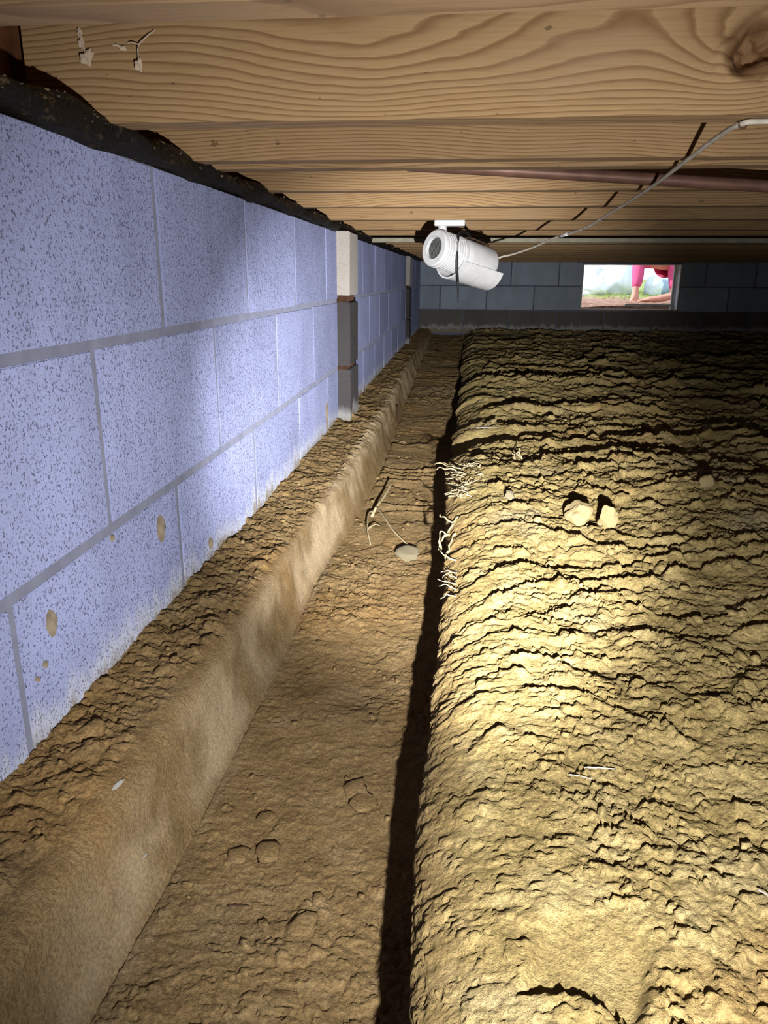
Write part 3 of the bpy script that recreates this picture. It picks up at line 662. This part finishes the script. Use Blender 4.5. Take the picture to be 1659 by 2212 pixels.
for k in range(5):
    y = .97+.022*k; root([(.004, y, zz-.012), (-.010, y+.006, zz-.012+.004*(k % 2)), (-.018-.003*(k % 3), y+.012*(k % 2), zz-.018+.006*(k % 3))], .0010, 'fine pale rootlet in the small cluster low on the bank lip', 'small rootlet cluster')
# forked root in the trench
fr = empty('forked_root', (-.185, 1.70, gtr(-.185, 1.70))); tag(fr, 'forked pale root arching up from the trench bottom', 'root'); inv = Matrix.Translation(-fr.location); gz0 = fr.location.z
for nm, pts, r in (('main_stem', [(-.202, 1.73, gz0+.000), (-.192, 1.74, gz0+.022), (-.178, 1.80, gz0+.034), (-.166, 1.87, gz0+.050)], .0040),
                   ('branch', [(-.196, 1.735, gz0+.015), (-.205, 1.70, gz0+.018), (-.196, 1.60, gz0+.016), (-.182, 1.54, gz0-.002)], .0027),
                   ('branch', [(-.190, 1.74, gz0+.024), (-.165, 1.66, gz0+.024), (-.130, 1.575, gz0+.014), (-.075, 1.49, gz0-.001)], .0027),
                   ('branch', [(-.196, 1.60, gz0+.014), (-.180, 1.615, gz0+.020), (-.170, 1.63, gz0+.012)], .0018)):
    o = tube(nm, pts, lambda t, r=r: r*(1-.45*t), M['root'], None, 7, 6); o.parent = fr; o.matrix_parent_inverse = inv
root([(-.236, 2.86, -.552), (-.240, 2.90, -.520), (-.243, 2.95, -.480)], .0055, 'dark rusty stick leaning against the footing in the trench', m='stick', taper=.3, cat='stick', name='stick')
def lying(x, y, dx, dy, r, lab, m='splinter', cat='splinter', name='wood_splinter', g=gmd, lift=.004, grp=None):
    pts = [(x-dx, y-dy, g(x-dx, y-dy)+lift), (x, y, .5*(g(x-dx, y-dy)+g(x+dx, y+dy))+lift+.0008), (x+dx, y+dy, g(x+dx, y+dy)+lift)]; return root(pts, r, lab, grp, m, .5, cat, 6, name)
lying(.130, .574, .013, -.001, .0008, 'bright white wood splinter lying across a crack in the mound')
lying(.112, .563, .009, -.003, .0006, 'dull white wood splinter below the bright one on the mound')
lying(.214, .432, .003, -.006, .0006, 'tiny white splinter at the right of the slab on the mound')
lying(.165, 1.62, .02, -.02, .0012, 'thin pale straw lying behind the root tuft on the mound', name='straw', cat='straw')
lying(.075, 2.12, .03, -.03, .0015, 'thin pale straw lying beside the notch in the bank lip', name='straw', cat='straw')
lying(.17, 2.95, .05, -.05, .0022, 'long pale straw on the dim far mound', name='straw', cat='straw')
lying(-.185, .543, .010, .001, .0011, 'short dark twig lying in the trench beside the packed lumps', m='stick', cat='twig', name='twig', g=gtr, lift=.0015)
lying(.63, 3.4, .002, .0, .004, 'small dark peg upright on the far mound', m='stick', cat='peg', name='peg')
for x, y, s, lab in ((-.294, .556, .0045, 'larger white chalky flake on the worn ledge edge'), (-.272, .546, .0022, 'smaller white chalky flake on the worn ledge edge')):
    zf = ground(x, y, 0, cF); me = rock_mesh(90+int(s*1000), 2, .18, .4, 2); me.materials.append(M['chalk']); o = link('chalk_flake', me, None, None, (x, y, zf+.0005), True); o.scale = (s*.55, s*2.0, s*.8); o.rotation_euler = (0, .35, -.25); tag(o, lab, 'flake')

# ================================================================== OUTSIDE the hatch
GO = -.235
def outside_z(x, y): return GO+.012*math.sin(x*3.1+y*2)+.006*math.sin(x*11-y*7)
V, Fc = [], []; ox = np.linspace(-4, 9, 90); oy = np.concatenate([[7.163], np.linspace(7.165, 9, 40, endpoint=False), np.linspace(9, 24, 50)])
for yv in oy:
    for xv in ox: V.append((xv, yv, outside_z(xv, yv)+.012*max(0, yv-9) if yv > 7.164 else -.70))
Fc = [(r*90+k, r*90+k+1, (r+1)*90+k+1, (r+1)*90+k) for r in range(len(oy)-1) for k in range(89)]
tg = NT('yard', .95, .1); pz = tg.pos(); yy_ = tg.math('ADD', tg.sep(pz)[1], tg.math('MULTIPLY', tg.math('SUBTRACT', tg.noise(pz, 3, 4), .5), .7))
tg.col(tg.mix(tg.mr(tg.math('ADD', yy_, tg.math('MULTIPLY', tg.sep(pz)[0], .8)), 11.0, 11.6), tg.ramp(tg.noise(pz, 12, 5), [(.35, (.26, .14, .09)), (.6, (.50, .32, .24)), (.75, (.62, .46, .36))]), tg.ramp(tg.noise(pz, 9, 4), [(.35, (.24, .30, .09)), (.65, (.50, .54, .22))]))); tg.bump(tg.noise(pz, 26, 5), 1., .03)
gd = link('ground_outside', meshdata('ground_outside', V, Fc), tg.m, smooth=True); tag(gd, kind='structure')
# grass blades
rg = random.Random(3); V, Fc = [], []
for k in range(3500):
    x, y = rg.uniform(1.6, 4.4), rg.uniform(9.3, 12); z = outside_z(x, y)+.012*max(0, y-9); h = rg.uniform(.02, .05); a = rg.uniform(0, 6.28); wv = .004; n0 = len(V)
    V += [(x-wv*math.cos(a), y-wv*math.sin(a), z-.004), (x+wv*math.cos(a), y+wv*math.sin(a), z-.004), (x+.02*math.sin(a), y+.02*math.cos(a), z+h)]; Fc.append((n0, n0+1, n0+2))
gr = link('grass', meshdata('grass', V, Fc), M['grass'], gd); gr['kind'] = 'stuff'
def bag(x, y, sx_, sy_, sz_, seed, lab, m='bag', rz=0, knot=True):
    rr = np.random.RandomState(seed); bm = bmesh.new(); bmesh.ops.create_icosphere(bm, subdivisions=4, radius=1); P = np.array([v.co for v in bm.verts], np.float32)
    k = 1+.13*fbm(P[:, 0]*1.5+seed, P[:, 1]*1.5, P[:, 2]*1.5, 4)-.05*np.abs(fbm(P[:, 0]*5+seed, P[:, 1]*5, P[:, 2]*2, 2)); P *= k[:, None]; P[:, 2] = np.maximum(P[:, 2], -.72)
    for v, p in zip(bm.verts, P): v.co = Vector((p[0]*sx_, p[1]*sy_, (p[2]+.72)*sz_))
    z = outside_z(x, y)+.012*max(0, y-9); r_ = empty('plastic_bag', (x, y, z-.01)); r_.rotation_euler.z = rz; tag(r_, lab, 'bag')
    link('bag_body', bm_mesh('bag_body', bm), M[m], r_, (0, 0, 0), True)
    if knot:
        hz = 1.62*sz_; V, Fc = tube_vf(smooth_path([(0, 0, hz), (.01, 0, hz+.05), (.035, .01, hz+.11)], 5), lambda t: .03+.05*t*t, 12); link('tied_neck', meshdata('tied_neck', V, Fc), M[m], r_, None, True)
bag(1.66, 10.45, .17, .17, .135, 2, 'white stuffed bag lowest in the row left of the big bag')
bag(1.52, 11.0, .20, .20, .26, 5, 'white stuffed bag standing behind the low bag left of the big bag')
bag(2.06, 10.7, .25, .24, .36, 3, 'biggest bright white stuffed bag beside the kneeling person')
bag(1.44, 10.15, .07, .08, .06, 8, 'tiny bluish white bag at the hatch edge', knot=False)
bag(2.44, 10.6, .12, .14, .15, 9, 'small white bag seen under the arm of the kneeling person', knot=False)
bag(2.66, 10.9, .19, .18, .20, 12, 'bluish creased bag seen under the arm of the kneeling person', 'bag_blue', .4)
bag(2.05, 11.9, .4, .3, .42, 14, 'large white bag in the back row behind the biggest bag', knot=False)
bag(3.15, 11.6, .35, .3, .35, 15, 'large white bag in the back row right of the bluish bag', knot=False)

# kneeling person leaning down to the hatch (one skinned body, shirt and trousers as clothing)
def skinned(name, verts, edges, mat, parent, root_i=0, sub=2):
    me = bpy.data.meshes.new(name); me.from_pydata([v[0] for v in verts], edges, []); me.materials.append(mat)
    o = bpy.data.objects.new(name, me); COL.objects.link(o); o.parent = parent; o.matrix_parent_inverse = Matrix.Translation(-parent.location)
    o.modifiers.new('skin', 'SKIN').use_smooth_shade = True; s_ = o.modifiers.new('sub', 'SUBSURF'); s_.levels = sub; s_.render_levels = sub
    for i_, d in enumerate(me.skin_vertices[0].data): r = verts[i_][1]; d.radius = (r, r) if not isinstance(r, tuple) else r; d.use_root = (i_ == root_i)
    return o
g0 = GO+.005
pe = empty('person', (1.90, 8.45, GO)); tag(pe, 'person in a pink long-sleeved shirt kneeling outside and leaning down to the hatch', 'person')
sk = {}
def mk(parts):
    vv, ee, idx = [], [], {}
    for ch in parts:
        prev = None
        for nm, p, r in ch:
            if p is not None: idx[nm] = len(vv); vv.append((p, r))
            if prev is not None: ee.append((idx[prev], idx[nm]))
            prev = nm
    return vv, ee
pelvis, waist, chest, neck = (2.32, 8.62, .20), (2.14, 8.46, .15), (1.93, 8.27, .15), (1.89, 8.16, .28)
lsh, rsh = (1.72, 8.20, .175), (2.06, 8.20, .17); lel, lwr, lha = (1.712, 8.14, -.02), (1.690, 8.10, -.135), (1.688, 8.085, -.195)
rel, rwr, rha = (2.075, 8.12, -.165), (1.875, 8.07, g0+.028), (1.800, 8.06, g0+.024)
lkn, rkn, lan, ran = (2.26, 8.66, g0+.06), (2.46, 8.52, g0+.06), (2.46, 9.02, g0+.045), (2.70, 8.88, g0+.045)
body = [[('pel', pelvis, .10), ('wai', waist, .085), ('che', chest, .085), ('nec', neck, .055), ('hd0', (1.88, 8.09, .34), .06), ('hd1', (1.88, 8.05, .40), .09), ('hd2', (1.88, 8.03, .47), .07)],
        [('che', None, 0), ('ls', lsh, .05), ('le', lel, .042), ('lw', lwr, .030), ('lh', lha, .040)], [('che', None, 0), ('rs', rsh, .05), ('re', rel, .044), ('rw', rwr, .032), ('rh', rha, .036)],
        [('pel', None, 0), ('lk', lkn, .06), ('la', lan, .04), ('lt', (2.54, 9.13, g0+.03), .03)], [('pel', None, 0), ('rk', rkn, .06), ('ra', ran, .04), ('rt', (2.78, 8.99, g0+.03), .03)]]
for h_, base, dr in (('lh', lha, (-.15, -.55, -.45)), ('rh', rha, (-.95, -.1, -.05))):
    side = Vector((1, 0, 0)) if h_ == 'lh' else Vector((0, 1, 0)); d = Vector(dr).normalized(); b = Vector(base)
    for k in range(4):
        o_ = b+side*(k-1.5)*.021+d*.035; ln_ = (.028, .033, .030, .023)[k]; kk = d*ln_+Vector((0, 0, -.004))
        body.append([(h_, None, 0), (f'{h_}{k}a', tuple(o_), .0105), (f'{h_}{k}b', tuple(o_+kk), .009), (f'{h_}{k}c', tuple(o_+kk*1.8+Vector((0, 0, -.006))), .0075)])
    o_ = b+side*(.040 if h_ == 'lh' else -.04)+d*.004; body.append([(h_, None, 0), (h_+'ta', tuple(o_), .011), (h_+'tb', tuple(o_+d*.026+side*.008*(1 if h_ == 'lh' else -1)), .009)])
bv, be = mk(body); bd = skinned('body', bv, be, M['skin'], pe)
hd = Vector((1.88, 8.04, .42))
for nm, dx_, dz_, r_, m in (('eye', -.033, .02, .012, 'hair'), ('eye', .033, .02, .012, 'hair'), ('nose', 0, -.012, .016, 'skin'), ('mouth', 0, -.045, .018, 'pink'), ('ear', -.094, 0, .024, 'skin'), ('ear', .094, 0, .024, 'skin')):
    bm = bmesh.new(); bmesh.ops.create_uvsphere(bm, u_segments=10, v_segments=8, radius=r_)
    if nm == 'mouth':
        for v in bm.verts: v.co.z *= .35
    o = link(nm, bm_mesh(nm, bm), M[m], None, (hd.x+dx_, hd.y-(.088 if nm != 'ear' else -.01), hd.z+dz_), True); o.parent = pe; o.matrix_parent_inverse = Matrix.Translation(-pe.location)
bm = bmesh.new(); bmesh.ops.create_icosphere(bm, subdivisions=3, radius=.112)
for v in bm.verts: v.co.z = v.co.z*.95; v.co *= 1+.05*math.sin(v.co.x*80)*math.sin(v.co.y*60)
bmesh.ops.delete(bm, geom=[v for v in bm.verts if v.co.y < -.02 and v.co.z < .05], context='VERTS')
o = link('hair', bm_mesh('hair', bm), M['hair'], None, (hd.x, hd.y+.02, hd.z+.035), True); o.parent = pe; o.matrix_parent_inverse = Matrix.Translation(-pe.location)
sv, se = mk([[('w', (2.27, 8.57, .195), .145), ('wm', waist, .16), ('c', chest, .165), ('n', (1.89, 8.17, .22), .12)],
             [('c', None, 0), ('ls', lsh, .078), ('le', lel, .056), ('lw', (1.694, 8.108, -.105), .045)], [('c', None, 0), ('rs', rsh, .078), ('rm', (2.072, 8.15, -.02), .060), ('re', (2.074, 8.125, -.125), .052)]])
skinned('shirt', sv, se, M['pink'], pe, 1)
tv, te = mk([[('p', pelvis, .15), ('lk', lkn, .075), ('la', (2.42, 8.95, g0+.05), .055)], [('p', None, 0), ('rk', rkn, .075), ('ra', (2.66, 8.81, g0+.05), .055)]])
skinned('trousers', tv, te, M['jeans'], pe, 0)
